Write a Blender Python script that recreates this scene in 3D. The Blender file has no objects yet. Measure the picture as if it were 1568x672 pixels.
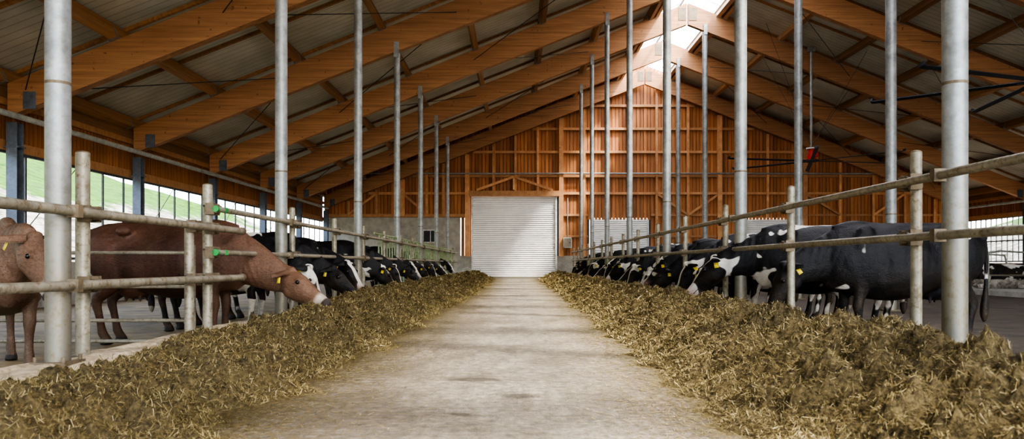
import bpy, bmesh, math, random
import numpy as np
from mathutils import Vector, noise, Matrix
random.seed(7); np.random.seed(7)
S=bpy.context.scene
COL=S.collection
CZ=0.8
def NV(x,y,z): return noise.noise(Vector((x,y,z)))

# ------------------------------------------------------------ materials
def newmat(name):
    m=bpy.data.materials.new(name); m.use_nodes=True
    nt=m.node_tree; b=nt.nodes['Principled BSDF']; return m,nt,b
def nd(nt,t,**k):
    n=nt.nodes.new(t)
    for a,v in k.items(): setattr(n,a,v)
    return n
def noise_node(nt,scale,detail=4,vec=None,stretch=None,coord='Object',rough=.5,dist=0):
    tc=nd(nt,'ShaderNodeTexCoord'); src=tc.outputs[coord]
    if stretch:
        mp=nd(nt,'ShaderNodeMapping'); mp.inputs['Scale'].default_value=stretch
        nt.links.new(src,mp.inputs['Vector']); src=mp.outputs[0]
    n=nd(nt,'ShaderNodeTexNoise'); n.inputs['Scale'].default_value=scale; n.inputs['Detail'].default_value=detail
    n.inputs['Roughness'].default_value=rough; n.inputs['Distortion'].default_value=dist
    nt.links.new(src,n.inputs['Vector']); return n.outputs['Fac']
def ramp(nt,fac,stops,interp='LINEAR'):
    r=nd(nt,'ShaderNodeValToRGB'); cr=r.color_ramp; cr.interpolation=interp
    while len(cr.elements)<len(stops): cr.elements.new(.5)
    for e,(p,c) in zip(cr.elements,stops):
        e.position=p; e.color=(c[0],c[1],c[2],1) if hasattr(c,'__len__') else (c,c,c,1)
    nt.links.new(fac,r.inputs[0]); return r.outputs[0]
def mix(nt,f,a,b,mode='MIX'):
    m=nd(nt,'ShaderNodeMix',data_type='RGBA',blend_type=mode)
    for s,v in ((0,f),(6,a),(7,b)):
        if hasattr(v,'is_linked'): nt.links.new(v,m.inputs[s])
        elif s==0: m.inputs[0].default_value=v
        else: m.inputs[s].default_value=(v[0],v[1],v[2],1)
    return m.outputs[2]
def mth(nt,op,a,b=0.0,clamp=False):
    m=nd(nt,'ShaderNodeMath',operation=op,use_clamp=clamp)
    for i,v in enumerate((a,b)):
        if hasattr(v,'is_linked'): nt.links.new(v,m.inputs[i])
        else: m.inputs[i].default_value=v
    return m.outputs[0]
def bump(nt,b,h,st=.3,dist=.01):
    n=nd(nt,'ShaderNodeBump'); n.inputs['Strength'].default_value=st; n.inputs['Distance'].default_value=dist
    nt.links.new(h,n.inputs['Height']); nt.links.new(n.outputs[0],b.inputs['Normal'])
def attr(nt,name):
    a=nd(nt,'ShaderNodeAttribute'); a.attribute_name=name; return a
def sep(nt,v):
    s=nd(nt,'ShaderNodeSeparateXYZ'); nt.links.new(v,s.inputs[0]); return s.outputs
def objz(nt):
    tc=nd(nt,'ShaderNodeTexCoord'); return sep(nt,tc.outputs['Object'])

def wood(name,c1,c2,stretch,rough=.6):
    m,nt,b=newmat(name)
    f=noise_node(nt,1.0,6,stretch=stretch,rough=.65)
    c=ramp(nt,f,[(.3,c1),(.7,c2)])
    a=attr(nt,'rnd'); c=mix(nt,1.0,c,ramp(nt,a.outputs['Fac'],[(0,.62),(1,1.25)]),'MULTIPLY')
    f2=noise_node(nt,9,2); k=ramp(nt,f2,[(.68,0.0),(.75,1.0)])
    c=mix(nt,mth(nt,'MULTIPLY',k,.6),c,(c1[0]*.35,c1[1]*.3,c1[2]*.25))
    nt.links.new(c,b.inputs['Base Color']); b.inputs['Roughness'].default_value=rough
    bump(nt,b,f,.25,.01); return m
M={}
M['glulam']=wood('glulam_wood',(.27,.125,.053),(.52,.275,.13),(.5,14,14))
M['purlin']=wood('purlin_wood',(.26,.13,.055),(.46,.25,.11),(14,.5,14))
M['boards']=wood('board_wood',(.33,.128,.040),(.58,.25,.088),(10,10,.6))
M['frame']=wood('frame_wood',(.46,.22,.09),(.68,.37,.17),(3,10,3))
def metal(name,c,rough=.45,met=.6,dirt=(.16,.11,.06),dz=None,ns=6,dirtamt=.5):
    m,nt,b=newmat(name)
    f=noise_node(nt,ns,6,rough=.7)
    col=mix(nt,ramp(nt,f,[(.3,0.),(.7,1.)]),[x*.6 for x in c],[min(1,x*1.25) for x in c])
    g=noise_node(nt,ns*3.3,5,rough=.7); gm=ramp(nt,g,[(.5,0.0),(.66,1.0)])
    gm=mth(nt,'MULTIPLY',gm,dirtamt)
    if dz is not None:
        z=objz(nt)[2]
        mr=nd(nt,'ShaderNodeMapRange'); mr.inputs[1].default_value=dz; mr.inputs[2].default_value=dz-1.1; nt.links.new(z,mr.inputs[0])
        gm=mth(nt,'ADD',mth(nt,'MULTIPLY',gm,.6),mth(nt,'MULTIPLY',mr.outputs[0],mth(nt,'ADD',f,.15)),True)
    col=mix(nt,gm,col,dirt)
    nt.links.new(col,b.inputs['Base Color']); b.inputs['Metallic'].default_value=met
    nt.links.new(mth(nt,'ADD',mth(nt,'MULTIPLY',f,.3),rough-.1),b.inputs['Roughness'])
    bump(nt,b,g,.25,.006); return m
M['post']=metal('galvanised_post',(.34,.36,.36),.45,.45,dirt=(.20,.16,.095),dz=1.7)
M['rail']=metal('galvanised_rail_dirty',(.35,.32,.25),.45,.35,dirt=(.16,.115,.058),dirtamt=.9)
M['clamp']=metal('clamp_rust',(.20,.155,.10),.6,.3,dirt=(.08,.05,.03))
M['steelblue']=metal('steel_column_paint',(.13,.16,.20),.5,.3)
M['rod']=metal('steel_rod',(.08,.08,.08),.5,.5)
M['greensteel']=metal('stanchion_green',(.30,.38,.22),.5,.2)
M['green']=metal('green_plastic',(.03,.30,.07),.4,0,dirtamt=.1)
M['red']=metal('red_paint',(.50,.03,.02),.4,0,dirtamt=.1)
M['dark']=metal('dark_blade',(.035,.04,.05),.5,.3,dirtamt=.1)
M['yellow']=metal('yellow_plastic',(.8,.55,.03),.4,0,dirtamt=.1)
M['white']=metal('white_plastic',(.65,.65,.62),.5,0,dirtamt=.1)
M['curtain']=metal('rolled_curtain',(.40,.42,.38),.6,0,dirtamt=.2)
def simple(name,c1,c2,scale,rough=.8,bs=.3,bd=.02,stretch=None,detail=6):
    m,nt,b=newmat(name); f=noise_node(nt,scale,detail,stretch=stretch,rough=.65)
    nt.links.new(ramp(nt,f,[(.3,c1),(.7,c2)]),b.inputs['Base Color']); b.inputs['Roughness'].default_value=rough
    bump(nt,b,f,bs,bd); return m
M['concrete']=simple('concrete',(.27,.26,.23),(.46,.44,.39),3)
M['curb']=simple('curb_concrete',(.26,.19,.11),(.66,.56,.40),9,.85,.8,.03)
M['stall']=simple('stall_floor_dirt',(.10,.068,.03),(.32,.225,.10),2.2,.85,.6,.05)
M['stallr']=simple('walkway_floor_dirt',(.030,.025,.018),(.11,.08,.055),2.2,.7,.5,.04)
# aisle floor
m,nt,b=newmat('aisle_concrete')
f1=noise_node(nt,.8,5,rough=.65); f2=noise_node(nt,14,6,rough=.75); f3=noise_node(nt,5,5,stretch=(1,.25,1),rough=.7)
c=ramp(nt,f1,[(.3,(.120,.104,.083)),(.7,(.26,.23,.19))])
c=mix(nt,.9,c,ramp(nt,f3,[(.3,.58),(.7,1.3)]),'MULTIPLY')
c=mix(nt,.9,c,ramp(nt,f2,[(.35,.45),(.65,1.45)]),'MULTIPLY')
o=objz(nt)
x=o[0]; ax=mth(nt,'ABSOLUTE',x)
mr=nd(nt,'ShaderNodeMapRange'); mr.inputs[1].default_value=.35; mr.inputs[2].default_value=1.5; nt.links.new(ax,mr.inputs[0])
sp=noise_node(nt,22,6,rough=.8); sm=mth(nt,'MULTIPLY',ramp(nt,sp,[(.44,0.),(.56,1.)]),mth(nt,'ADD',mr.outputs[0],.22),True)
c=mix(nt,sm,c,(.175,.13,.058))
br=nd(nt,'ShaderNodeTexBrick'); br.inputs['Scale'].default_value=1.0; br.inputs['Mortar Size'].default_value=.012; br.inputs['Brick Width'].default_value=.9; br.inputs['Row Height'].default_value=.22
tc=nd(nt,'ShaderNodeTexCoord'); nt.links.new(tc.outputs['Object'],br.inputs['Vector'])
c=mix(nt,mth(nt,'MULTIPLY',br.outputs['Fac'],.22),c,(.08,.065,.045))
st=noise_node(nt,1.3,4,dist=.6); c=mix(nt,mth(nt,'MULTIPLY',ramp(nt,st,[(.56,0.),(.68,1.)]),.55),c,(.06,.048,.032))
for (sx,sy,rx,ry) in ((0.03,4.55,.14,.09),(-.27,5.2,.22,.10),(-.3,4.0,.07,.04)):
    dx=mth(nt,'DIVIDE',mth(nt,'SUBTRACT',o[0],sx),rx); dy=mth(nt,'DIVIDE',mth(nt,'SUBTRACT',o[1],sy),ry)
    rr=mth(nt,'ADD',mth(nt,'ADD',mth(nt,'MULTIPLY',dx,dx),mth(nt,'MULTIPLY',dy,dy)),mth(nt,'MULTIPLY',f2,1.4))
    c=mix(nt,mth(nt,'MULTIPLY',ramp(nt,mth(nt,'DIVIDE',rr,3.),[(.35,1.),(.58,0.)]),.7),c,(.035,.027,.018))
nt.links.new(c,b.inputs['Base Color']); b.inputs['Roughness'].default_value=.7
bump(nt,b,mth(nt,'ADD',f2,mth(nt,'MULTIPLY',f3,.7)),.8,.025); M['aisle']=m
# hay
def haymat(name,stops):
    m,nt,b=newmat(name)
    a=attr(nt,'rnd'); c=ramp(nt,a.outputs['Fac'],stops)
    f=noise_node(nt,1.4,4); c=mix(nt,.7,c,ramp(nt,f,[(.3,.7),(.7,1.3)]),'MULTIPLY')
    f=noise_node(nt,.9,3); c=mix(nt,ramp(nt,f,[(.4,0.),(.7,.35)]),c,(.13,.115,.045))
    nt.links.new(c,b.inputs['Base Color']); b.inputs['Roughness'].default_value=.75
    b.inputs['Specular IOR Level'].default_value=.25
    return m
M['blade']=haymat('hay_blades',[(0,(.075,.055,.018)),(.35,(.200,.150,.058)),(.75,(.345,.265,.118)),(1,(.60,.49,.27))])
M['haybase']=simple('hay_base',(.045,.032,.011),(.24,.175,.07),38,.9,1.0,.04)
m,nt,b=newmat('roof_panel')
o=objz(nt); w=mth(nt,'SINE',mth(nt,'MULTIPLY',o[1],25.0)); f=noise_node(nt,1.2,4)
c=ramp(nt,f,[(.3,(.48,.48,.40)),(.7,(.64,.63,.54))]); c=mix(nt,.6,c,ramp(nt,w,[(.85,1.0),(.97,.5)]),'MULTIPLY')
nt.links.new(c,b.inputs['Base Color']); b.inputs['Roughness'].default_value=.6; M['roof']=m
m,nt,b=newmat('roller_door_slats')
f=noise_node(nt,2.5,5); nt.links.new(ramp(nt,f,[(.3,(.76,.77,.77)),(.7,(.88,.88,.86))]),b.inputs['Base Color']); b.inputs['Roughness'].default_value=.45; M['roller']=m
m,nt,b=newmat('skylight_sheet'); nt.nodes.remove(b); out=nt.nodes['Material Output']
t=nd(nt,'ShaderNodeBsdfTransparent'); l=nd(nt,'ShaderNodeBsdfTranslucent'); ms=nd(nt,'ShaderNodeMixShader'); ms.inputs[0].default_value=.3
f=noise_node(nt,2,3); nt.links.new(ramp(nt,f,[(.3,.8),(.7,.95)]),l.inputs[0])
nt.links.new(t.outputs[0],ms.inputs[1]); nt.links.new(l.outputs[0],ms.inputs[2]); nt.links.new(ms.outputs[0],out.inputs[0]); M['sky']=m
m,nt,b=newmat('hillside_ground')
o=objz(nt); f=noise_node(nt,.25,6,rough=.7); g=noise_node(nt,1.2,7,rough=.75)
grass=ramp(nt,g,[(.35,(.010,.030,.003)),(.65,(.042,.090,.012))]); gravel=ramp(nt,g,[(.38,(.018,.022,.012)),(.62,(.20,.19,.165))])
zz=mth(nt,'ADD',o[2],mth(nt,'MULTIPLY',f,7.0))
msk=ramp(nt,mth(nt,'DIVIDE',zz,14.0),[(.60,0.),(.64,1.)])
nt.links.new(mix(nt,msk,gravel,grass),b.inputs['Base Color']); b.inputs['Roughness'].default_value=.95; b.inputs['Specular IOR Level'].default_value=.1; M['hill']=m

# ------------------------------------------------------------ mesh builder
class MB:
    def __init__(s): s.v=[];s.f=[];s.mi=[];s.r=[]; s.mats=[]; s.sm=[]
    def mat(s,k):
        if k not in s.mats: s.mats.append(k)
        return s.mats.index(k)
    def add(s,vs,fs,k,smooth=False,r=None):
        o=len(s.v); s.v+= [tuple(p) for p in vs]; mi=s.mat(k); r=random.random() if r is None else r
        for f in fs: s.f.append([o+i for i in f]); s.mi.append(mi); s.r.append(r); s.sm.append(smooth)
    def box(s,c,d,k,rot=None,r=None):
        vs=[Vector((sx*d[0]/2,sy*d[1]/2,sz*d[2]/2)) for sx in(-1,1) for sy in(-1,1) for sz in(-1,1)]
        if rot is not None: vs=[rot@v for v in vs]
        vs=[v+Vector(c) for v in vs]
        s.add(vs,[(0,1,3,2),(4,6,7,5),(0,4,5,1),(2,3,7,6),(0,2,6,4),(1,5,7,3)],k,False,r)
    def beam(s,a,b,w,h,k,up=(0,0,1),r=None):
        a=Vector(a);b=Vector(b);t=(b-a).normalized();u=Vector(up)
        sd=u.cross(t)
        if sd.length<1e-4: sd=Vector((1,0,0)).cross(t)
        sd.normalize();u=t.cross(sd)
        vs=[p+sd*sx*w/2+u*sz*h/2 for p in(a,b) for sx in(-1,1) for sz in(-1,1)]
        s.add(vs,[(0,1,3,2),(4,6,7,5),(0,4,5,1),(2,3,7,6),(0,2,6,4),(1,5,7,3)],k,False,r)
    def cyl(s,a,b,r1,k,r2=None,n=14,cap=True,r=None):
        a=Vector(a);b=Vector(b);t=(b-a).normalized();r2=r1 if r2 is None else r2
        q=t.to_track_quat('Z','Y');vs=[];fs=[]
        for p,rr in((a,r1),(b,r2)):
            for i in range(n):
                an=2*math.pi*i/n; vs.append(p+q@Vector((rr*math.cos(an),rr*math.sin(an),0)))
        for i in range(n): j=(i+1)%n; fs.append((i,j,n+j,n+i))
        s.add(vs,fs,k,True,r)
        if cap: s.add(vs[:n],[tuple(range(n))[::-1]],k,False,r); s.add(vs[n:],[tuple(range(n))],k,False,r)
    def tube(s,st,k,ref=(0,0,1),n=20,sub=4,top=0.0,smooth=True):
        P=[np.array(list(p[0])+[p[1],p[2]],float) for p in st]
        Q=[]
        for i in range(len(P)-1):
            p0=P[max(i-1,0)];p1=P[i];p2=P[i+1];p3=P[min(i+2,len(P)-1)]
            for j in range(sub):
                t=j/sub; Q.append(.5*((2*p1)+(-p0+p2)*t+(2*p0-5*p1+4*p2-p3)*t*t+(-p0+3*p1-3*p2+p3)*t**3))
        Q.append(P[-1]); vs=[];fs=[];m=len(Q);ref=Vector(ref)
        for i,q in enumerate(Q):
            a=Q[max(i-1,0)];c=Q[min(i+1,m-1)];t=Vector(c[:3]-a[:3])
            t.normalize();sd=ref.cross(t);sd.normalize();u=t.cross(sd)
            w=max(q[3],.004);h=max(q[4],.004);p=Vector(q[:3])
            for l in range(n):
                an=2*math.pi*l/n; cs=math.cos(an);sn=math.sin(an)
                vs.append(p+sd*(w*cs*(1-top*sn))+u*(h*sn))
        for i in range(m-1):
            for l in range(n):
                l2=(l+1)%n; fs.append((i*n+l,i*n+l2,(i+1)*n+l2,(i+1)*n+l))
        fs.append(tuple(range(n))[::-1]); fs.append(tuple((m-1)*n+l for l in range(n)))
        s.add(vs,fs,k,smooth)
    def ell(s,c,rad,k,n=14,rot=None):
        vs=[];fs=[];m=n//2+1
        for i in range(m+1):
            th=math.pi*i/m
            for j in range(n):
                ph=2*math.pi*j/n; v=Vector((rad[0]*math.sin(th)*math.cos(ph),rad[1]*math.sin(th)*math.sin(ph),rad[2]*math.cos(th)))
                if rot is not None: v=rot@v
                vs.append(v+Vector(c))
        for i in range(m):
            for j in range(n): j2=(j+1)%n; fs.append((i*n+j,(i+1)*n+j,(i+1)*n+j2,i*n+j2))
        s.add(vs,fs,k,True)
    def mesh(s,name):
        me=bpy.data.meshes.new(name); me.from_pydata(s.v,[],s.f)
        for k in s.mats: me.materials.append(M[k])
        me.polygons.foreach_set('material_index',s.mi); me.polygons.foreach_set('use_smooth',s.sm)
        at=me.attributes.new('rnd','FLOAT','FACE'); at.data.foreach_set('value',s.r); me.update(); return me
    def obj(s,name,loc=(0,0,0)):
        o=bpy.data.objects.new(name,s.mesh(name)); o.location=loc; COL.objects.link(o); return o

# ------------------------------------------------------------ structure
XL,XR,XW,XE=-3.2,3.07,-10.27,24.07; RX=6.9; SL=.391; AZ=10.43; BT=.85
def zb(X): return AZ-SL*abs(X-RX)
FY=[.25+5*n for n in range(-2,9)]; FYF=[.25+5*n for n in range(0,9)]; Y0=-10.0; YW=40.6
def clip_floor(name,x0,x1,z,k,y0=Y0-1,y1=YW+.3,th=.2):
    m=MB(); m.box(((x0+x1)/2,(y0+y1)/2,z-th/2),(x1-x0,y1-y0,th),k); return m.obj(name)
clip_floor('floor_feed_aisle',-3.02,2.92,0,'aisle')
clip_floor('floor_left_pen',-10.6,-3.38,-.15,'stall')
clip_floor('floor_right_pen',3.26,24.4,-.15,'stallr')
for nm,x0,x1 in(('feed_curb',-3.38,-3.02),('feed_curb',2.92,3.26)):
    m=MB(); ys=np.arange(-9,40.3,.2); n=len(ys); vs=[];fs=[]
    prof=[(0,-.2),(0,.08),(.05,.11),(.3,.115),(.6,.115),(.94,.11),(1,.08),(1,-.2)]
    for y in ys:
        for (u,z) in prof:
            j=.03*NV(y*1.7,u*3,x0)+.025*NV(y*6,u*5,x0+9)
            vs.append((x0+(x1-x0)*u+j,y,z+(j*.8 if z>0 else 0)))
    p=len(prof)
    for i in range(n-1):
        for l in range(p-1): fs.append((i*p+l,(i+1)*p+l,(i+1)*p+l+1,i*p+l+1))
    m.add(vs,fs,'curb',False); m.obj(nm)

for y in FY:
    for sgn in(-1,1):
        m=MB(); xe=XW+.02 if sgn<0 else XE-.02
        xs=[RX+sgn*.03,xe]
        w=.11
        prof=[(xs[0],zb(xs[0])),(xs[0],zb(xs[0])+BT),(xe,zb(xe)+.72),(xe,zb(xe)+.05)]
        vs=[(px,y-w,pz) for px,pz in prof]+[(px,y+w,pz) for px,pz in prof]
        m.add(vs,[(0,1,2,3),(7,6,5,4),(0,4,5,1),(1,5,6,2),(2,6,7,3),(3,7,4,0)],'glulam',r=random.uniform(.4,.9))
        m.box((RX+sgn*.22,y-w-.008,zb(RX)+.40),(.30,.014,.5),'clamp')
        m.box((xe-sgn*.45,y-w-.01,zb(xe-sgn*.45)+.2),(.25,.02,.35),'steelblue')
        m.obj('glulam_rafter')
px=[XW-.1+i*2.25 for i in range(0,8)]
allx=[x for x in px if x<5.8]+[2*RX-x for x in px if x<5.8]
for x in allx+[5.62,8.18]:
    m=MB(); z=zb(x)+BT+.06
    sl=math.atan(SL)*(-1 if x<RX else 1)
    R=Matrix.Rotation(sl,3,'Y')
    m.box((x,(Y0+YW)/2,z),(.16,YW-Y0,.30),'purlin',rot=R)
    for y in FY: m.box((x,y-.16,z-.05),(.2,.08,.22),'post',rot=R)
    m.obj('roof_purlin')
m=MB()
for y in np.arange(Y0+.6,YW,1.25*2):
    for s_ in(-1,1):
        a=(RX+s_*1.3,y,zb(RX+s_*1.3)+BT+.24); xe=RX+s_*17.3; b_=(xe,y,zb(xe)+BT+.24); m.beam(a,b_,.09,.08,'purlin')
m.obj('roof_battens')
for nm,s_ in(('ceiling_roof_left',-1),('ceiling_roof_right',1)):
    m=MB(); a=(RX+s_*1.25,(Y0+YW)/2,zb(RX+s_*1.25)+BT+.33); xe=RX+s_*18.1; b_=(xe,(Y0+YW)/2,zb(xe)+BT+.33)
    m.beam(a,b_,YW-Y0+.6,.1,'roof'); m.obj(nm)
m=MB(); z0=zb(RX+1.3)+BT+.4
m.beam((RX-1.3,(Y0+YW)/2,z0),(RX,(Y0+YW)/2,z0+.55),YW-Y0,.02,'sky'); m.beam((RX,(Y0+YW)/2,z0+.55),(RX+1.3,(Y0+YW)/2,z0),YW-Y0,.02,'sky')
for y in np.arange(Y0,YW,1.25):
    m.beam((RX-1.3,y,z0-.05),(RX,y,z0+.5),.05,.06,'white'); m.beam((RX,y,z0+.5),(RX+1.3,y,z0-.05),.05,.06,'white')
m.box((RX,(Y0+YW)/2,z0+.5),(.08,YW-Y0,.08),'white'); m.obj('window_ridge_skylight')
m=MB()
for i in range(4,10):
    for (xa,xb) in((XW+.3,-6),(-6,-1.5),(-1.5,3),(9,13.5),(13.5,18),(18,22.5)):
        ya,yb=FY[i],FY[i]+5
        if (i%2==0): ya,yb=yb,ya
        m.cyl((xa,ya,zb(xa)+.45),(xb,yb,zb(xb)+.45),.012,'rod',n=5,cap=False)
m.obj('roof_bracing_rods')

def post(x,y,r,z0,z1):
    m=MB(); m.cyl((0,0,0),(0,0,z1-z0),r,'post',n=24)
    m.box((0,0,.012),(r*3,r*3,.024),'clamp')
    for sx in(-1,1):
        for sy in(-1,1): m.cyl((sx*r*1.2,sy*r*1.2,.02),(sx*r*1.2,sy*r*1.2,.06),.014,'clamp',n=6)
    for s_ in(-1,1): m.box((0,s_*.13,z1-z0+.08),(.14,.02,.42),'post')
    m.cyl((0,0,1.95),(0,0,1.97),r+.002,'clamp',n=24)
    m.obj('support_post',(x,y,z0))
for y in FYF[1:8]:
    post(XL,y,.082,.10,zb(XL)-.01); post(XR,y,.082,.10,zb(XR)-.01)
for y in FYF[3:8]: post(7.62,y,.105,-.15,zb(7.62)-.01)

for y in FY:
    for X in (XW+.1,XE-.1):
        m=MB(); h=zb(XW)+.1
        m.box((0,-.1,h/2),(.22,.015,h),'steelblue'); m.box((0,.1,h/2),(.22,.015,h),'steelblue'); m.box((0,0,h/2),(.012,.2,h),'steelblue')
        m.box((0,0,h-.5),(.3,.24,.03),'steelblue'); m.obj('steel_column',(X,y,-.15))
def sidewall(name,X,s_,y0):
    m=MB()
    m.box((X,(y0+YW)/2,.35),(.2,YW-y0,1.0),'concrete')
    y=y0
    while y<YW:
        m.box((X,y+.07,3.70),(.035,.11,.85),'boards',r=random.uniform(0,.4)); y+=.145
    m.box((X-s_*.05,(y0+YW)/2,3.7),(.02,YW-y0,.9),'dark')
    m.box((X+.0,(y0+YW)/2,4.55),(.05,YW-y0,.88),'purlin',r=.1)
    m.box((X+s_*.05,(y0+YW)/2,3.22),(.10,YW-y0,.20),'frame',r=.2); m.box((X+s_*.05,(y0+YW)/2,4.10),(.10,YW-y0,.14),'frame',r=.2)
    m.cyl((X+s_*.50,y0,3.75),(X+s_*.50,YW-.8,3.75),.06,'curtain')
    return m.obj(name)
sidewall('wall_left',XW-.18,1,Y0); sidewall('wall_right',XE+.18,-1,Y0)
def sidewin(name,X,y0,step):
    m=MB()
    for z in(.93,1.95,3.10): m.box((X,(y0+YW)/2,z),(.05,YW-y0,.06),'steelblue')
    for y in np.arange(y0,YW,step): m.box((X,y,2.0),(.04,.045,2.2),'rod')
    for y in FY[:-1]:
        m.cyl((X+.1,y,1.0),(X+.1,y+2.5,3.1),.012,'greensteel',n=6)
    m.obj(name)
sidewin('window_left_side',XW-.18,Y0,1.0); sidewin('window_right_side',XE+.18,Y0,.42)

# gable wall
m=MB(); doors=[(-2.38,2.22,4.44),(4.0,7.2,3.2),(12.4,15.4,3.2)]
x=XW-.1
bw=.19
while x<XE+.1:
    cx=x+bw/2; top=zb(cx)+BT+.30
    bot=3.32 if cx<-3.0 else 1.25
    for d0,d1,dz in doors:
        if d0-.05<cx<d1+.05: bot=max(bot,dz)
    m.box((cx,YW+.08+random.uniform(-.006,.006),(top+bot)/2),(bw-.022,.03,top-bot),'boards',r=random.uniform(.05,.85))
    x+=bw
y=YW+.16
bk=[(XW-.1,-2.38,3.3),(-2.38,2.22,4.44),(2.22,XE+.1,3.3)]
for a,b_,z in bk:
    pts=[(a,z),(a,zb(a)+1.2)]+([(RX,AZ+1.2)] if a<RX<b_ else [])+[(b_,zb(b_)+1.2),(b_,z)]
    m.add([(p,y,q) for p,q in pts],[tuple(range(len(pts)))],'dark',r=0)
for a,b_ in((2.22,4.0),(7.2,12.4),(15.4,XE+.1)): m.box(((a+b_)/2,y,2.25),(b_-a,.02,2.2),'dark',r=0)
segs=[(XW-.1,-3.0,3.32),(-3.0,-2.38,1.25),(2.22,4.0,1.25),(7.2,12.4,1.25),(15.4,XE+.1,1.25)]
for a,b_,h in segs: m.box(((a+b_)/2,YW+.1,h/2-.1),(b_-a,.24,h+.2),'concrete')
m.obj('wall_back')
m=MB()
gz=[4.62,5.55,6.85,8.1,9.35]
for z in gz:
    half=(AZ-z)/SL; x0=max(XW,RX-half); x1=min(XE,RX+half)
    m.box(((x0+x1)/2,YW-.01,z),(x1-x0,.12,.13),'frame')
for z in(2.3,3.45):
    for a,b_ in((2.45,3.9),(7.3,12.3),(15.5,XE)): m.box(((a+b_)/2,YW-.01,z),(b_-a,.1,.11),'frame')
m.box(((XW-2.5)/2,YW-.02,3.42),(abs(XW+2.5),.14,.16),'frame')
vx=[-9,-7.5,-6.1,-4.8,-3.9,-2.62,-1.2,0,1.2,2.45,3.7,5.0,6.15,7.6,9.3,11.0,12.2,13.6,15.6,17.5,19.3,21,22.6]
for x in vx:
    big=x in(-2.62,2.45,6.15,11.0,-6.1,15.6)
    bot=3.4 if x<-3 else (4.6 if -2.5<x<2.3 else (3.3 if (4<x<7.2 or 12.4<x<15.4) else 1.2))
    w=.24 if big else .13
    m.box((x,YW-.07-.004*big,(zb(x)+bot)/2),(w,.12 if not big else .2,zb(x)-bot),'frame',r=random.uniform(.3,.9))
m.box((-.08,YW-.12,4.60),(4.9,.2,.28),'frame'); 
m.beam((-2.1,YW-.16,4.78),(-.1,YW-.16,5.5),.1,.13,'frame'); m.beam((-.1,YW-.16,5.5),(2.0,YW-.16,4.78),.1,.13,'frame'); m.box((-.1,YW-.16,5.15),(.1,.1,.7),'frame')
for a,b_ in(((-9,3.5),(-7.5,4.6)),((-6.1,4.6),(-4.8,3.5)),((7.6,4.6),(9.3,3.45)),((9.3,3.45),(11,4.6)),((15.6,4.6),(17.5,3.45)),((19.3,3.45),(21,4.6))):
    m.beam((a[0],YW-.1,a[1]),(b_[0],YW-.1,b_[1]),.08,.12,'frame')
m.cyl((XW+.3,YW-.2,5.67),(XE-.5,YW-.2,5.67),.045,'post',n=10)
m.obj('trim_gable_framing')
def roller(name,x0,x1,h,y):
    m=MB(); n=int(h/.11); vs=[];fs=[]
    for i in range(n*4+1):
        z=h*i/(n*4); ph=(i%4)/4*2*math.pi; yy=y-.024*math.sin(ph)
        vs+=[(x0,yy,z),(x1,yy,z)]
    for i in range(n*4): fs.append((2*i,2*i+1,2*i+3,2*i+2))
    m.add(vs,fs,'roller',False)
    m.box((x0-.04,y-.04,h/2),(.09,.12,h),'white'); m.box((x1+.04,y-.04,h/2),(.09,.12,h),'white')
    m.box(((x0+x1)/2,y-.02,.06),(x1-x0,.07,.12),'post')
    m.obj(name)
roller('door_1',-2.30,2.14,4.44,YW-.05); roller('door_2',4.1,7.1,3.2,YW+.0); roller('door_3',12.5,15.3,3.2,YW+.0)
m=MB(); m.box((0,0,0),(.75,.04,.62),'dark'); m.box((0,-.03,.33),(.85,.05,.06),'white');m.box((0,-.03,-.33),(.85,.05,.06),'white');m.box((-.4,-.03,0),(.06,.05,.7),'white');m.box((.4,-.03,0),(.06,.05,.7),'white');m.box((0,-.03,0),(.04,.03,.62),'white'); m.obj('window_4',(-4.6,YW-.05,2.3))
m=MB(); m.box((0,0,0),(.45,.2,.55),'white'); m.box((0,-.11,0),(.38,.02,.47),'post'); m.cyl((0,0,.27),(0,0,2.4),.03,'post'); m.cyl((.12,-.13,0),(.12,-.16,0),.03,'dark'); m.obj('control_cabinet',(2.78,YW-.2,1.95))
m=MB(); m.cyl((0,0,0),(0,0,.42),.17,'yellow',r2=.23,n=20); m.cyl((0,0,.40),(0,0,.44),.245,'white',n=20)
for i in range(10):
    a=math.pi*i/10;b2=math.pi*(i+1)/10; m.cyl((.24*math.cos(a),0,.42+.18*math.sin(a)),(.24*math.cos(b2),0,.42+.18*math.sin(b2)),.01,'white',n=6)
m.obj('feed_bucket',(-2.6,39.9,0))

# ------------------------------------------------------------ fences
def clampat(m,x,y,z,s_):
    m.box((x,y,z),(.13,.10,.085),'clamp'); m.box((x,y-.065,z),(.09,.03,.12),'clamp'); m.box((x,y+.065,z),(.09,.03,.12),'clamp')
    for dy in(-.065,.065): m.cyl((x-.07,y+dy,z+.03),(x+.07,y+dy,z+.03),.010,'rod',n=6)
def shortpost(m,x,y,h=1.65,r=.042,k='rail'):
    m.cyl((x,y,.1),(x,y,h),r,k,n=16); m.ell((x,y,h),(r,r,.018),'clamp'); m.box((x,y,.115),(.15,.15,.02),'clamp')
m=MB(); xr=2.955
m.cyl((xr,-2,1.42),(xr,39.5,1.42),.031,'rail'); m.cyl((xr,-2,1.0),(xr,39.5,1.0),.031,'rail')
for i in range(-2,14):
    y=5.72+2.6*i; shortpost(m,XR-.02,y)
    for z in(1.42,1.0): clampat(m,XR-.06,y,z,1)
for y in FYF[1:8]:
    for z in(1.42,1.0): m.box((XR-.06,y,z),(.20,.06,.09),'clamp')
for y in np.arange(20,38,.42): m.cyl((XR,y,.12),(XR,y+.05,1.05),.018,'greensteel',n=6)
m.obj('feed_fence')
m=MB(); xl=-3.09
for z in(1.17,.65):
    m.cyl((xl,-2,z),(xl,8.45,z),.036,'rail'); m.cyl((xl,8.45,z),(xl,8.5,z),.043,'clamp')
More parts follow.
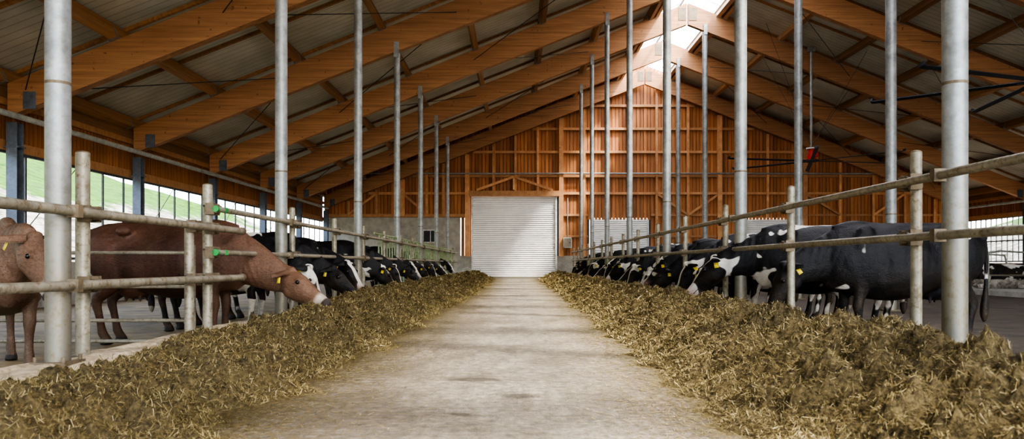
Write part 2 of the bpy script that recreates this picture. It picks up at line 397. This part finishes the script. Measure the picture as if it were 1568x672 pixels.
for z in(1.37,.92): m.cyl((xl,7.75,z),(xl,39.5,z),.030,'rail'); m.cyl((xl,7.72,z),(xl,7.76,z),.034,'green'); 
shortpost(m,XL,2.9,1.62,.05); shortpost(m,XL,5.55,1.62,.05); shortpost(m,XL,7.36,1.15,.045); shortpost(m,XL,7.8,1.62,.05)
for y in(2.9,5.55,7.36,7.8):
    for z in(1.17,.65): clampat(m,XL+.05,y,z,1)
for z in(1.37,.92): clampat(m,XL+.05,7.8,z,1); m.box((XL+.12,7.95,z),(.05,.06,.05),'green')
for i in range(0,12):
    y=10.75+2.5*i; shortpost(m,XL,y,1.6)
    for z in(1.37,.92): clampat(m,XL+.05,y,z,1)
for y in FYF[1:8]:
    for z in((1.17,.65) if y<8 else (1.37,.92)): m.box((XL+.06,y,z),(.20,.06,.09),'clamp')
for y in np.arange(17.5,38.5,.38):
    m.cyl((XL,y,.12),(XL,y+.04,1.5),.02,'greensteel',n=6)
m.cyl((XL,17,1.5),(XL,38.6,1.5),.022,'greensteel',n=8); m.cyl((XL,17,.3),(XL,38.6,.3),.022,'greensteel',n=8)
m.obj('feed_fence')
m=MB(); yg=8.0
for z in(.92,.56,.2,-.02): m.cyl((-3.42,yg,z),(-6.0 if z>.5 else -7.2,yg,z),.02,'rail',n=10)
m.cyl((-6.0,yg,-.15),(-6.0,yg,1.1),.03,'rail'); m.cyl((-3.44,yg,-.15),(-3.44,yg,1.0),.03,'rail'); m.cyl((-7.2,yg,-.15),(-7.2,yg,.3),.03,'rail'); m.cyl((-4.6,yg,-.02),(-4.6,yg,.92),.016,'rail',n=8)
m.obj('pen_gate')
for yy in(19.4,20.7,23.2,25.8,28.3):
    m=MB(); 
    pts=[(14.6,yy,0),(14.6,yy,1.15),(15.0,yy,1.2),(16.8,yy,1.1),(16.9,yy,.7),(16.4,yy,.45),(14.6,yy,.45)]
    for a,b_ in zip(pts[:-1],pts[1:]): m.cyl(a,b_,.03,'post',n=8); m.ell(b_,(.03,.03,.03),'post',n=8)
    m.obj('stall_divider')
clip_floor('stall_bed',14.3,17.6,.0,'concrete',y0=19,y1=28.6,th=.15)

# ------------------------------------------------------------ fans
def fan(x,y,z,rot):
    e=bpy.data.objects.new('ceiling_fan',None); e.location=(x,y,z); COL.objects.link(e)
    m=MB(); top=zb(x)-z+.9
    m.cyl((0,0,.15),(0,0,top),.05,'post',n=12); m.box((0,0,top-.1),(.25,.25,.2),'post')
    m.cyl((0,0,-.02),(0,0,.18),.17,'red',n=20); m.cyl((0,0,.18),(0,0,.42),.11,'red',n=16); m.box((.15,0,.2),(.2,.16,.16),'red'); m.cyl((0,0,.42),(0,0,.47),.2,'white',n=20)
    m.cyl((0,0,-.08),(0,0,-.02),.30,'dark',n=24)
    for i in range(4):
        a=i*math.pi/2+.5; m.cyl((0,0,.5),(2.5*math.cos(a),2.5*math.sin(a),zb(x+2.5*math.cos(a))-z+.6),.008,'rod',n=5,cap=False)
    mo=m.obj('motor_and_pole'); mo.parent=e
    m=MB()
    for i in range(6):
        a=rot+i*math.pi/3; R=Matrix.Rotation(a,3,'Z')@Matrix.Rotation(.25,3,'X')
        c=R@Vector((1.9,0,0)); m.box((c[0],c[1],c[2]-.05),(3.2,.14,.02),'dark',rot=R)
        c=R@Vector((3.53,0,.04)); m.box((c[0],c[1],c[2]-.05),(.05,.15,.08),'dark',rot=R)
        c=R@Vector((.3,0,0)); m.box((c[0],c[1],c[2]-.05),(.3,.06,.03),'post',rot=R)
    bo=m.obj('blades'); bo.parent=e
fan(11.75,29.85,CZ+4.15,.2); fan(11.75,16.8,CZ+4.15,.35)

# ------------------------------------------------------------ hay
def hay(name,sgn,xin,xout,H,seed,nb):
    nx,ny=76,800; y0,y1=.7,39.4
    s=np.linspace(0,1,ny); ys=y0*(y1/y0)**s
    u=np.linspace(-.03,1,nx); Z=np.zeros((ny,nx)); X=np.zeros((ny,nx))
    for i,y in enumerate(ys):
        e=xin(y)+.26*NV(y*.9,seed,0)+.20*NV(y*3.1,seed,5)
        hh=H(y)*(1+.35*NV(y*.8,seed,9)+.25*NV(y*2.3,seed,2))
        for j,t in enumerate(u):
            x=e+(xout-e)*t; X[i,j]=x
            tt=min(max(t,0),1); pk=.60
            p=math.sin(min(tt/pk,1)*math.pi/2)**1.4 if tt<pk else (.5+.5*math.cos((tt-pk)/(1-pk)*math.pi*.95))
            env=min(1,tt*4)*(1 if tt<.75 else max(0,1-(tt-.75)*3.8))
            z=hh*p+env*(.10*NV(x*2.6,y*2.2,seed)+.09*NV(x*6,y*6,seed+3)+.085*abs(NV(x*13,y*13,seed+5))+.045*NV(x*33,y*33,seed+7))
            Z[i,j]=z-(.03 if t<=0 else 0.0)+.004
    m=MB()
    vs=[(sgn*X[i,j],ys[i],Z[i,j]) for i in range(ny) for j in range(nx)]
    fs=[(i*nx+j,i*nx+j+1,(i+1)*nx+j+1,(i+1)*nx+j) for i in range(ny-1) for j in range(nx-1)]
    m.add(vs,fs,'haybase',True)
    rs=np.random.RandomState(seed)
    def bl(si,sj):
        ii=np.clip(si*(ny-1),0,ny-2); jj=np.clip(sj*(nx-1),0,nx-2); a=ii.astype(int);b=jj.astype(int);fa=ii-a;fb=jj-b
        def bil(A): return (A[a,b]*(1-fa)*(1-fb)+A[a+1,b]*fa*(1-fb)+A[a,b+1]*(1-fa)*fb+A[a+1,b+1]*fa*fb)
        return bil(X),ys[a]*(1-fa)+ys[a+1]*fa,bil(Z)
    si=rs.rand(nb)**.8*.95+.05; sj=rs.rand(nb)
    x,y,z=bl(si,sj)
    nl=nb//4; yl=y0*1.6*((y1/(y0*1.6))**rs.rand(nl)); dl=rs.exponential(.24,nl)
    xl_=np.array([xin(v) for v in yl])-dl+.18; k=xl_>.0
    x=np.concatenate([x,xl_[k]]);y=np.concatenate([y,yl[k]]);z=np.concatenate([z,np.full(k.sum(),.002)])
    flat=np.concatenate([np.zeros(nb),np.ones(k.sum())])
    n=len(x); az=rs.rand(n)*2*np.pi; tilt=rs.normal(0,.5,n)*(1-flat)
    L=rs.uniform(.005,.020,n)*(1+.07*y)*(1+1.0*(rs.rand(n)>.94)); W=np.maximum(.0011,.00036*y)*rs.uniform(.7,1.5,n)
    d=np.stack([np.cos(az)*np.cos(tilt),np.sin(az)*np.cos(tilt),np.sin(tilt)],1); sd=np.stack([-np.sin(az),np.cos(az),rs.normal(0,.3,n)*(1-flat)],1)
    c=np.stack([sgn*x,y,z+.004+.012*rs.rand(n)*(1-flat)],1)
    V=np.stack([c-d*L[:,None]-sd*W[:,None],c-d*L[:,None]*.9+sd*W[:,None],c+d*L[:,None]+sd*W[:,None]*.6,c+d*L[:,None]-sd*W[:,None]*.6],1).reshape(-1,3)
    V[:,2]=np.maximum(V[:,2],.002)
    o=len(m.v); m.v+= [tuple(v) for v in V.tolist()]; mi=m.mat('blade')
    m.f+=[[o+4*i,o+4*i+1,o+4*i+2,o+4*i+3] for i in range(n)]; m.mi+=[mi]*n; m.r+=rs.rand(n).tolist(); m.sm+=[False]*n
    m.obj(name)
hay('hay_pile',-1,lambda y:1.46-.018*y if y<18 else 1.14,2.93,lambda y:.10+.020*min(y,12),11,180000)
hay('hay_pile',1,lambda y:.96+.012*min(y,20),2.86,lambda y:.38-.003*min(y,20),23,180000)

# ------------------------------------------------------------ cows
def cow_mats(kind,seed=0,thr=.56,legs=True):
    m,nt,b=newmat('hide_%s_%d'%(kind,seed))
    at=attr(nt,'mask'); mk=sep(nt,at.outputs['Color']); o=objz(nt)
    fine=noise_node(nt,60,4,stretch=(.5,1,1),rough=.7)
    if kind=='holstein':
        tc=nd(nt,'ShaderNodeTexCoord'); mp=nd(nt,'ShaderNodeMapping'); mp.inputs['Location'].default_value=(seed*3.17,seed*1.3,seed*5.1); nt.links.new(tc.outputs['Object'],mp.inputs['Vector'])
        n=nd(nt,'ShaderNodeTexNoise'); n.inputs['Scale'].default_value=2.0; n.inputs['Detail'].default_value=2.5; n.inputs['Distortion'].default_value=.4; nt.links.new(mp.outputs[0],n.inputs['Vector'])
        w=ramp(nt,n.outputs['Fac'],[(thr,0.),(thr+.012,1.)])
        if legs:
            mr=nd(nt,'ShaderNodeMapRange'); mr.inputs[1].default_value=.42; mr.inputs[2].default_value=.38; nt.links.new(mth(nt,'ADD',o[2],mth(nt,'MULTIPLY',n.outputs['Fac'],.2)),mr.inputs[0])
            w=mth(nt,'MAXIMUM',w,mr.outputs[0])
        w=mth(nt,'MAXIMUM',w,ramp(nt,mk[1],[(.45,0.),(.5,1.)])) if thr<.64 else w
        c=mix(nt,w,mix(nt,fine,(.0035,.0035,.005),(.012,.0115,.0125)),mix(nt,fine,(.50,.46,.40),(.80,.76,.69)))
        c=mix(nt,mth(nt,'MULTIPLY',mk[0],.9),c,(.025,.02,.02) if seed%2 else (.30,.17,.14))
    else:
        n=noise_node(nt,2.2,4,rough=.6)
        base=(.042,.018,.011) if kind=='brown' else (.085,.050,.034)
        base2=(.110,.052,.032) if kind=='brown' else (.20,.13,.09)
        c=mix(nt,ramp(nt,n,[(.35,0.),(.7,1.)]),base,base2)
        mr=nd(nt,'ShaderNodeMapRange'); mr.inputs[1].default_value=.3; mr.inputs[2].default_value=1.5; nt.links.new(o[0],mr.inputs[0])
        c=mix(nt,mth(nt,'MULTIPLY',mr.outputs[0],.75),c,(.215,.122,.076))
        c=mix(nt,.7,c,ramp(nt,fine,[(.3,.45),(.7,1.55)]),'MULTIPLY')
        c=mix(nt,ramp(nt,mk[0],[(.05,0.),(.3,1.)]),c,(.58,.48,.38))
        c=mix(nt,ramp(nt,mk[0],[(.62,0.),(.72,1.)]),c,(.035,.028,.028))
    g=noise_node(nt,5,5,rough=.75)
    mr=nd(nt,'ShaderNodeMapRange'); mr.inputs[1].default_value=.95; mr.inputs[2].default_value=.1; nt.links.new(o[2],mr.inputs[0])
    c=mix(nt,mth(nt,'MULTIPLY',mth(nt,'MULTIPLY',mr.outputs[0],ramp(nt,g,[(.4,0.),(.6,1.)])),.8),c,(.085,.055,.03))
    c=mix(nt,mk[2],c,(.03,.025,.02))
    nt.links.new(c,b.inputs['Base Color']); b.inputs['Roughness'].default_value=.45
    b.inputs['Specular IOR Level'].default_value=.28
    big=noise_node(nt,7,3); bump(nt,b,mth(nt,'ADD',fine,mth(nt,'MULTIPLY',big,2.5)),.6,.014)
    return m
M['eye']=newmat('cow_eye')[0]; bb=M['eye'].node_tree.nodes['Principled BSDF']; bb.inputs['Base Color'].default_value=(.01,.006,.005,1); bb.inputs['Roughness'].default_value=.08
M['nostril']=newmat('cow_nostril')[0]; M['nostril'].node_tree.nodes['Principled BSDF'].inputs['Base Color'].default_value=(.008,.006,.006,1)
M['tag']=newmat('ear_tag')[0]; M['tag'].node_tree.nodes['Principled BSDF'].inputs['Base Color'].default_value=(.85,.62,.04,1)
M['hide']=cow_mats('holstein',0)

def cow_mesh(name,poll,hdir,lying=False,neckend=None,udder=True,tagged=True,hs=1.08):
    m=MB(); V=Vector; dz=-.60 if lying else 0
    def T(st): return [((x,y,z+dz),w,h) for (x,y,z,w,h) in st]
    m.tube(T([(-1.12,0,1.15,.05,.07),(-1.07,0,1.14,.15,.18),(-.95,0,1.11,.22,.26),(-.78,0,1.085,.25,.305),(-.58,0,1.05,.275,.345),(-.34,0,.985,.325,.405),(-.06,0,.955,.365,.44),(.16,0,.96,.35,.435),(.34,0,.98,.30,.42),(.52,0,1.0,.245,.39),(.68,0,1.02,.18,.31),(.82,0,1.02,.08,.17)]),'hide',n=32,top=.20)
    m.tube(T([(-1.08,0,1.28,.03,.03),(-.85,0,1.335,.045,.035),(-.6,0,1.365,.05,.04),(-.2,0,1.355,.045,.05),(.15,0,1.355,.045,.05),(.36,0,1.375,.06,.055),(.5,0,1.355,.06,.06),(.64,0,1.30,.05,.07)]),'hide',n=12)
    for s in(-1,1):
        m.ell((-.56,s*.225,1.285+dz),(.09,.065,.055),'hide')
        m.ell((-1.04,s*.115,1.23+dz),(.06,.05,.055),'hide')
        m.ell((.40,s*.150,1.08+dz),(.15,.11,.30),'hide',rot=Matrix.Rotation(-.30,3,'Y'))
        m.ell((.50,s*.155,.93+dz),(.15,.105,.18),'hide')
        m.ell((-.80,s*.150,1.0+dz),(.22,.14,.29),'hide')
    m.ell((.58,0,.84+dz),(.19,.13,.24),'hide')
    d=V(hdir).normalized(); p=V(poll)
    N0=V((.40,0,1.09+dz)); N1=N0+V((.33,0,-.02)); ne=V(neckend) if neckend else (d*.45+V((1,0,0))).normalized(); N2=p-ne*.24; st=[]
    for i in range(7):
        t=i/6; q=N0*(1-t)**3+N1*3*t*(1-t)**2+N2*3*t*t*(1-t)+p*t**3
        w=.175*(1-t)+.085*t; h=.34*(1-t)+.155*t
        st.append((q-V((0,0,.03*(1-t)+.02)),w,h))
    m.tube(st,'hide',n=22,top=.15)
    u=V((0,0,1)); side=u.cross(d).normalized(); u=d.cross(side)
    def H(t,l,a): return p+(d*t+side*l+u*a)*hs
    HS=[(-.05,.06,.07,.06),(0,.095,.11,.09),(.08,.108,.138,.110),(.17,.106,.140,.110),(.26,.088,.118,.092),(.34,.070,.092,.074),(.42,.064,.076,.058),(.48,.072,.072,.050),(.53,.074,.062,.036),(.56,.045,.035,.006)]
    m.tube([(H(t,0,top-h),w*hs,h*hs) for t,w,h,top in HS],'hide',ref=u,n=24,sub=3,top=-.10)
    for s in(-1,1):
        m.ell(H(.165,s*.086,.058),(.045,.030,.034),'hide')
        m.ell(H(.12,s*.060,-.085),(.085,.045,.085),'hide')
        m.ell(H(.505,s*.050,.006),(.040,.030,.034),'hide')
    m.ell(H(.0,0,.085),(.06,.065,.05),'hide')
    m.tube([(H(.18,0,-.135),.055,.035),(H(.30,0,-.105),.045,.033),(H(.40,0,-.092),.045,.030),(H(.48,0,-.090),.048,.028),(H(.52,0,-.075),.02,.015)],'hide',ref=u,n=12)
    if not lying:
        for s in(-1,1):
            m.tube([((.42,s*.15,1.0),.10,.18),((.41,s*.17,.84),.100,.155),((.41,s*.175,.70),.078,.105),((.43,s*.17,.55),.055,.064),((.445,s*.168,.46),.055,.062),((.437,s*.166,.38),.044,.048),((.43,s*.165,.24),.038,.042),((.43,s*.165,.15),.047,.051),((.452,s*.165,.09),.044,.050),((.47,s*.165,.05),.055,.066),((.475,s*.165,.0),.062,.080)],'hide',ref=(1,0,0),n=16)
            m.tube([((-.76,s*.15,1.12),.12,.27),((-.73,s*.175,.94),.120,.235),((-.70,s*.19,.79),.100,.180),((-.76,s*.18,.65),.070,.108),((-.87,s*.165,.54),.049,.072),((-.895,s*.16,.46),.044,.058),((-.87,s*.16,.35),.038,.046),((-.845,s*.16,.22),.039,.045),((-.83,s*.16,.14),.048,.052),((-.80,s*.16,.09),.045,.051),((-.785,s*.16,.05),.055,.066),((-.78,s*.16,.0),.062,.080)],'hide',ref=(1,0,0),n=16)
        if udder:
            m.ell((-.54,0,.66),(.23,.16,.15),'hide')
            for sx in(-.60,-.44):
                for s in(-1,1): m.cyl((sx,s*.08,.56),(sx,s*.085,.48),.024,'hide',r2=.017,n=8)
        m.tube([((-1.06,0,1.30),.04,.05),((-1.14,0,1.20),.030,.035),((-1.165,0,.95),.026,.028),((-1.16,0,.68),.026,.028),((-1.15,0,.50),.046,.046),((-1.14,0,.36),.046,.050),((-1.14,0,.26),.018,.02)],'hide',ref=(1,0,0),n=10)
    else:
        for s in(-1,1):
            m.tube([((.40,s*.2,.38),.1,.12),((.55,s*.28,.16),.07,.08),((.78,s*.26,.08),.05,.055),((.62,s*.30,.05),.04,.045),((.45,s*.30,.05),.05,.05)],'hide',ref=(0,0,1),n=12)
            m.tube([((-.75,s*.22,.42),.15,.2),((-.5,s*.36,.2),.1,.14),((-.35,s*.42,.1),.06,.08),((-.6,s*.44,.06),.045,.05),((-.3,s*.44,.05),.045,.05)],'hide',ref=(0,1,.3),n=12)
        m.tube([((-1.06,0,.66),.04,.05),((-1.15,0,.5),.03,.03),((-1.17,.05,.2),.025,.025),((-1.0,.2,.05),.03,.03)],'hide',ref=(1,0,0),n=10)
    me=m.mesh(name+'_raw'); ob=bpy.data.objects.new('tmp',me); COL.objects.link(ob)
    rm=ob.modifiers.new('r','REMESH'); rm.mode='VOXEL'; rm.voxel_size=.013; rm.use_smooth_shade=True
    sm=ob.modifiers.new('s','SMOOTH'); sm.factor=.7; sm.iterations=12
    dg=bpy.context.evaluated_depsgraph_get(); me2=bpy.data.meshes.new_from_object(ob.evaluated_get(dg)); bpy.data.objects.remove(ob)
    n=len(me2.vertices); co=np.zeros(n*3); me2.vertices.foreach_get('co',co); co=co.reshape(-1,3); no=np.zeros(n*3); me2.vertices.foreach_get('normal',no); no=no.reshape(-1,3)
    X,Y,Z=co.T; Z0=Z-dz
    side_=np.clip(np.abs(no[:,1])*1.6-.4,0,1)
    rib=np.sin((X+.25*(Z0-1))*2*np.pi/.095)*.0022*np.exp(-((X+.12)/.22)**2)*np.exp(-((Z0-1.0)/.22)**2)*side_
    fl=-.035*np.exp(-((X+.40)/.10)**2-((Z0-1.18)/.12)**2)*side_
    ax=-.020*np.exp(-((X-.20)/.05)**2-((Z0-.95)/.20)**2)*side_
    nk=np.sin((X*1.0+Z0*.35)*2*np.pi/.075)*.0030*np.exp(-((X-.80)/.14)**2)*side_
    co+=no*(rib+fl+ax+nk)[:,None]; me2.vertices.foreach_set('co',co.ravel())
    x=MB()
    for s in(-1,1):
        x.ell(H(.170,s*.104,.048),(.024,.022,.022),'eye',n=14)
        x.ell(H(.535,s*.036,.010),(.014,.013,.011),'nostril',n=8)
        x.tube([(H(.37,s*.060,-.052),.004,.003),(H(.45,s*.068,-.055),.004,.003),(H(.52,s*.056,-.055),.004,.003)],'nostril',ref=u,n=6)
        ed=(side*s*1.0-d*.25-u*.18).normalized(); eu=(u*.55+d*.8); eu=(eu-ed*eu.dot(ed)).normalized(); en=ed.cross(eu)*s
        b0=H(.02,s*.070,.045); nL,nW=11,9
        def ear(off):
            vs=[]
            for i in range(nL):
                t=i/(nL-1); wd=.068*math.sin(math.pi*(.13+.87*t))**.75 if t<1 else .004
                for j in range(nW):
                    q=(j/(nW-1)*2-1); vs.append(b0+ed*(.21*t)-u*(.035*t*t)+eu*(wd*q)-en*(.045*(1-q*q)*(1-.45*t))+en*off)
            return vs
        fs=[(i*nW+j,i*nW+j+1,(i+1)*nW+j+1,(i+1)*nW+j) for i in range(nL-1) for j in range(nW-1)]
        x.add(ear(0),fs,'hide',True); x.add(ear(-.012),[f[::-1] for f in fs],'hide',True)
        if tagged:
            b1=(-u-eu*(-u).dot(eu)).normalized(); tp=b0+ed*.13-u*.05; R=Matrix((eu,b1,eu.cross(b1))).transposed(); x.box(tp+d*.03,(.055,.065,.005),'tag',rot=R)
    xm=x.mesh('x')
    bm=bmesh.new(); bm.from_mesh(me2)
    for f in bm.faces: f.material_index=0
    bm.from_mesh(xm)
    names=[k for k in x.mats]; order=['hide','eye','nostril','tag']
    bm.faces.ensure_lookup_table(); nf=len(me2.polygons)
    for i,f in enumerate(bm.faces):
        f.smooth=True
        if i>=nf: f.material_index=order.index(names[xm.polygons[i-nf].material_index])
    out=bpy.data.meshes.new(name); bm.to_mesh(out); bm.free()
    for k in order: out.materials.append(M[k])
    n=len(out.vertices); co=np.zeros(n*3); out.vertices.foreach_get('co',co); co=co.reshape(-1,3)
    rel=(co-np.array(p))/hs; t=rel@np.array(d); l=rel@np.array(side); a=rel@np.array(u); ish=(t>-.05)&(t<.65)&(np.abs(l)<.2)&(np.abs(a)<.28)&(co[:,0]>.85)
    muz=np.clip((t-.37)/.16,0,1)*ish
    bl=np.clip(1.2-np.abs(l)/.055,0,1)*ish*(a>0.0)*(t<.5)
    hoof=(co[:,2]<.065)*1.0 if not lying else np.zeros(n)
    ca=out.color_attributes.new('mask','FLOAT_COLOR','POINT'); ar=np.stack([muz,bl,hoof,np.ones(n)],1).ravel(); ca.data.foreach_set('color',ar)
    return out
CM=[cow_mesh('cow_feed_a',(1.14,0,.88),(.46,0,-.88)),
    cow_mesh('cow_feed_b',(1.15,.06,.80),(.58,.28,-.76)),
    cow_mesh('cow_feed_c',(1.18,-.05,.92),(.64,-.30,-.70)),
    cow_mesh('cow_feed_d',(1.17,.02,.80),(.78,-.1,-.62))]
BR=cow_mesh('cow_brown',(1.22,-.02,.76),(.85,-.20,-.52),tagged=True,hs=1.14)
GY=cow_mesh('cow_grey',(1.02,.10,1.18),(.55,.25,-.80),udder=False)
LY=cow_mesh('cow_lying',(1.05,.1,.85),(.75,.4,-.4),lying=True,udder=False)
HM=[cow_mats('holstein',1,.68,False),cow_mats('holstein',2,.59,False),cow_mats('holstein',3,.56,False),cow_mats('holstein',4,.59,False),cow_mats('holstein',5,.55,True),cow_mats('holstein',6,.62,True)]
MBm=cow_mats('brown',0); MGm=cow_mats('grey',0)
def cow(me,mat,x,y,ang,sc=1.0,z=-.15,name='holstein_cow'):
    o=bpy.data.objects.new(name,me); COL.objects.link(o); o.location=(x,y,z); o.rotation_euler=(0,0,ang); o.scale=(sc,)*3
    o.material_slots[0].link='OBJECT'; o.material_slots[0].material=mat
    return o
pi=math.pi
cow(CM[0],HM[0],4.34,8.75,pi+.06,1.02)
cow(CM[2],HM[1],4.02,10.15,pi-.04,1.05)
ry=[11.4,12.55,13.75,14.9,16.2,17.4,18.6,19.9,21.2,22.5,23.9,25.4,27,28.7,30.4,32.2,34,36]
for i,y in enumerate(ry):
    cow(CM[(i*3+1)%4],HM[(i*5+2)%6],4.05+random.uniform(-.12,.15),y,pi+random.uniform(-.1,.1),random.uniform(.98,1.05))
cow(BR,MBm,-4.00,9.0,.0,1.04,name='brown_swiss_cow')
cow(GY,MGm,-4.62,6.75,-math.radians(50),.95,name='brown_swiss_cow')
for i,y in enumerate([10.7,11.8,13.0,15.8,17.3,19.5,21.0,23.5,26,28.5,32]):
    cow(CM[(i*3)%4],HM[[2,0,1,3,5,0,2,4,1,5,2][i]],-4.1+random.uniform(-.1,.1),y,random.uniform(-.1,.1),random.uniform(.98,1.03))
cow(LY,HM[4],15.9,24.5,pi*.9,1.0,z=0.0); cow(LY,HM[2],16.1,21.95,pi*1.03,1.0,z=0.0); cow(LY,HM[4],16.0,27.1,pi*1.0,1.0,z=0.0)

# ------------------------------------------------------------ outside
m=MB(); xs=np.linspace(-90,-10.9,60); ys=np.linspace(-30,90,60); vs=[];fs=[]
def hz(x,y):
    d=-10.9-x; return -.2+ (0 if d<3 else (d-3)*.33)+ .8*NV(x*.1,y*.1,1)*min(1,d/6)
for x in xs:
    for y in ys: vs.append((x,y,hz(x,y)))
for i in range(59):
    for j in range(59): fs.append((i*60+j,(i+1)*60+j,(i+1)*60+j+1,i*60+j+1))
m.add(vs,fs,'hill',True); m.obj('hillside')
m=MB(); vs=[(24.6,-30,-.3),(24.6,90,-.3),(40,90,.3),(40,-30,.3),(100,-30,18),(100,90,18)]
m.add(vs,[(0,3,2,1),(3,4,5,2)],'hill'); m.obj('hillside')

# ------------------------------------------------------------ light, world
w=bpy.data.worlds.new('World'); S.world=w; w.use_nodes=True; nt=w.node_tree; bg=nt.nodes['Background']
sk=nt.nodes.new('ShaderNodeTexSky'); sk.sky_type='NISHITA'; sk.sun_disc=False; sk.sun_elevation=math.radians(50); sk.sun_rotation=math.radians(120); sk.air_density=1; sk.dust_density=3
mx=nt.nodes.new('ShaderNodeMix'); mx.data_type='RGBA'; mx.inputs[0].default_value=.5; mx.inputs[7].default_value=(.95,.95,.97,1)
nt.links.new(sk.outputs[0],mx.inputs[6]); nt.links.new(mx.outputs[2],bg.inputs[0]); bg.inputs[1].default_value=2.3
sd=bpy.data.lights.new('sun','SUN'); sd.energy=20; sd.angle=math.radians(5); sd.color=(1,.94,.84)
so=bpy.data.objects.new('sun',sd); COL.objects.link(so); so.rotation_euler=Vector((-.62,.35,-1)).to_track_quat('-Z','Y').to_euler()

cd=bpy.data.cameras.new('camera'); co=bpy.data.objects.new('camera',cd); COL.objects.link(co)
co.location=(0,0,CZ); co.rotation_euler=(pi/2,0,0); cd.sensor_width=36; cd.lens=1408/1920*36; cd.shift_x=-7/1920; cd.shift_y=83.5/1920; cd.clip_end=500
cd.dof.use_dof=True; cd.dof.focus_distance=10.5; cd.dof.aperture_fstop=4.0
S.camera=co
S.view_settings.view_transform='AgX'
try: S.view_settings.look='AgX - High Contrast'
except Exception: pass
S.view_settings.exposure=.5
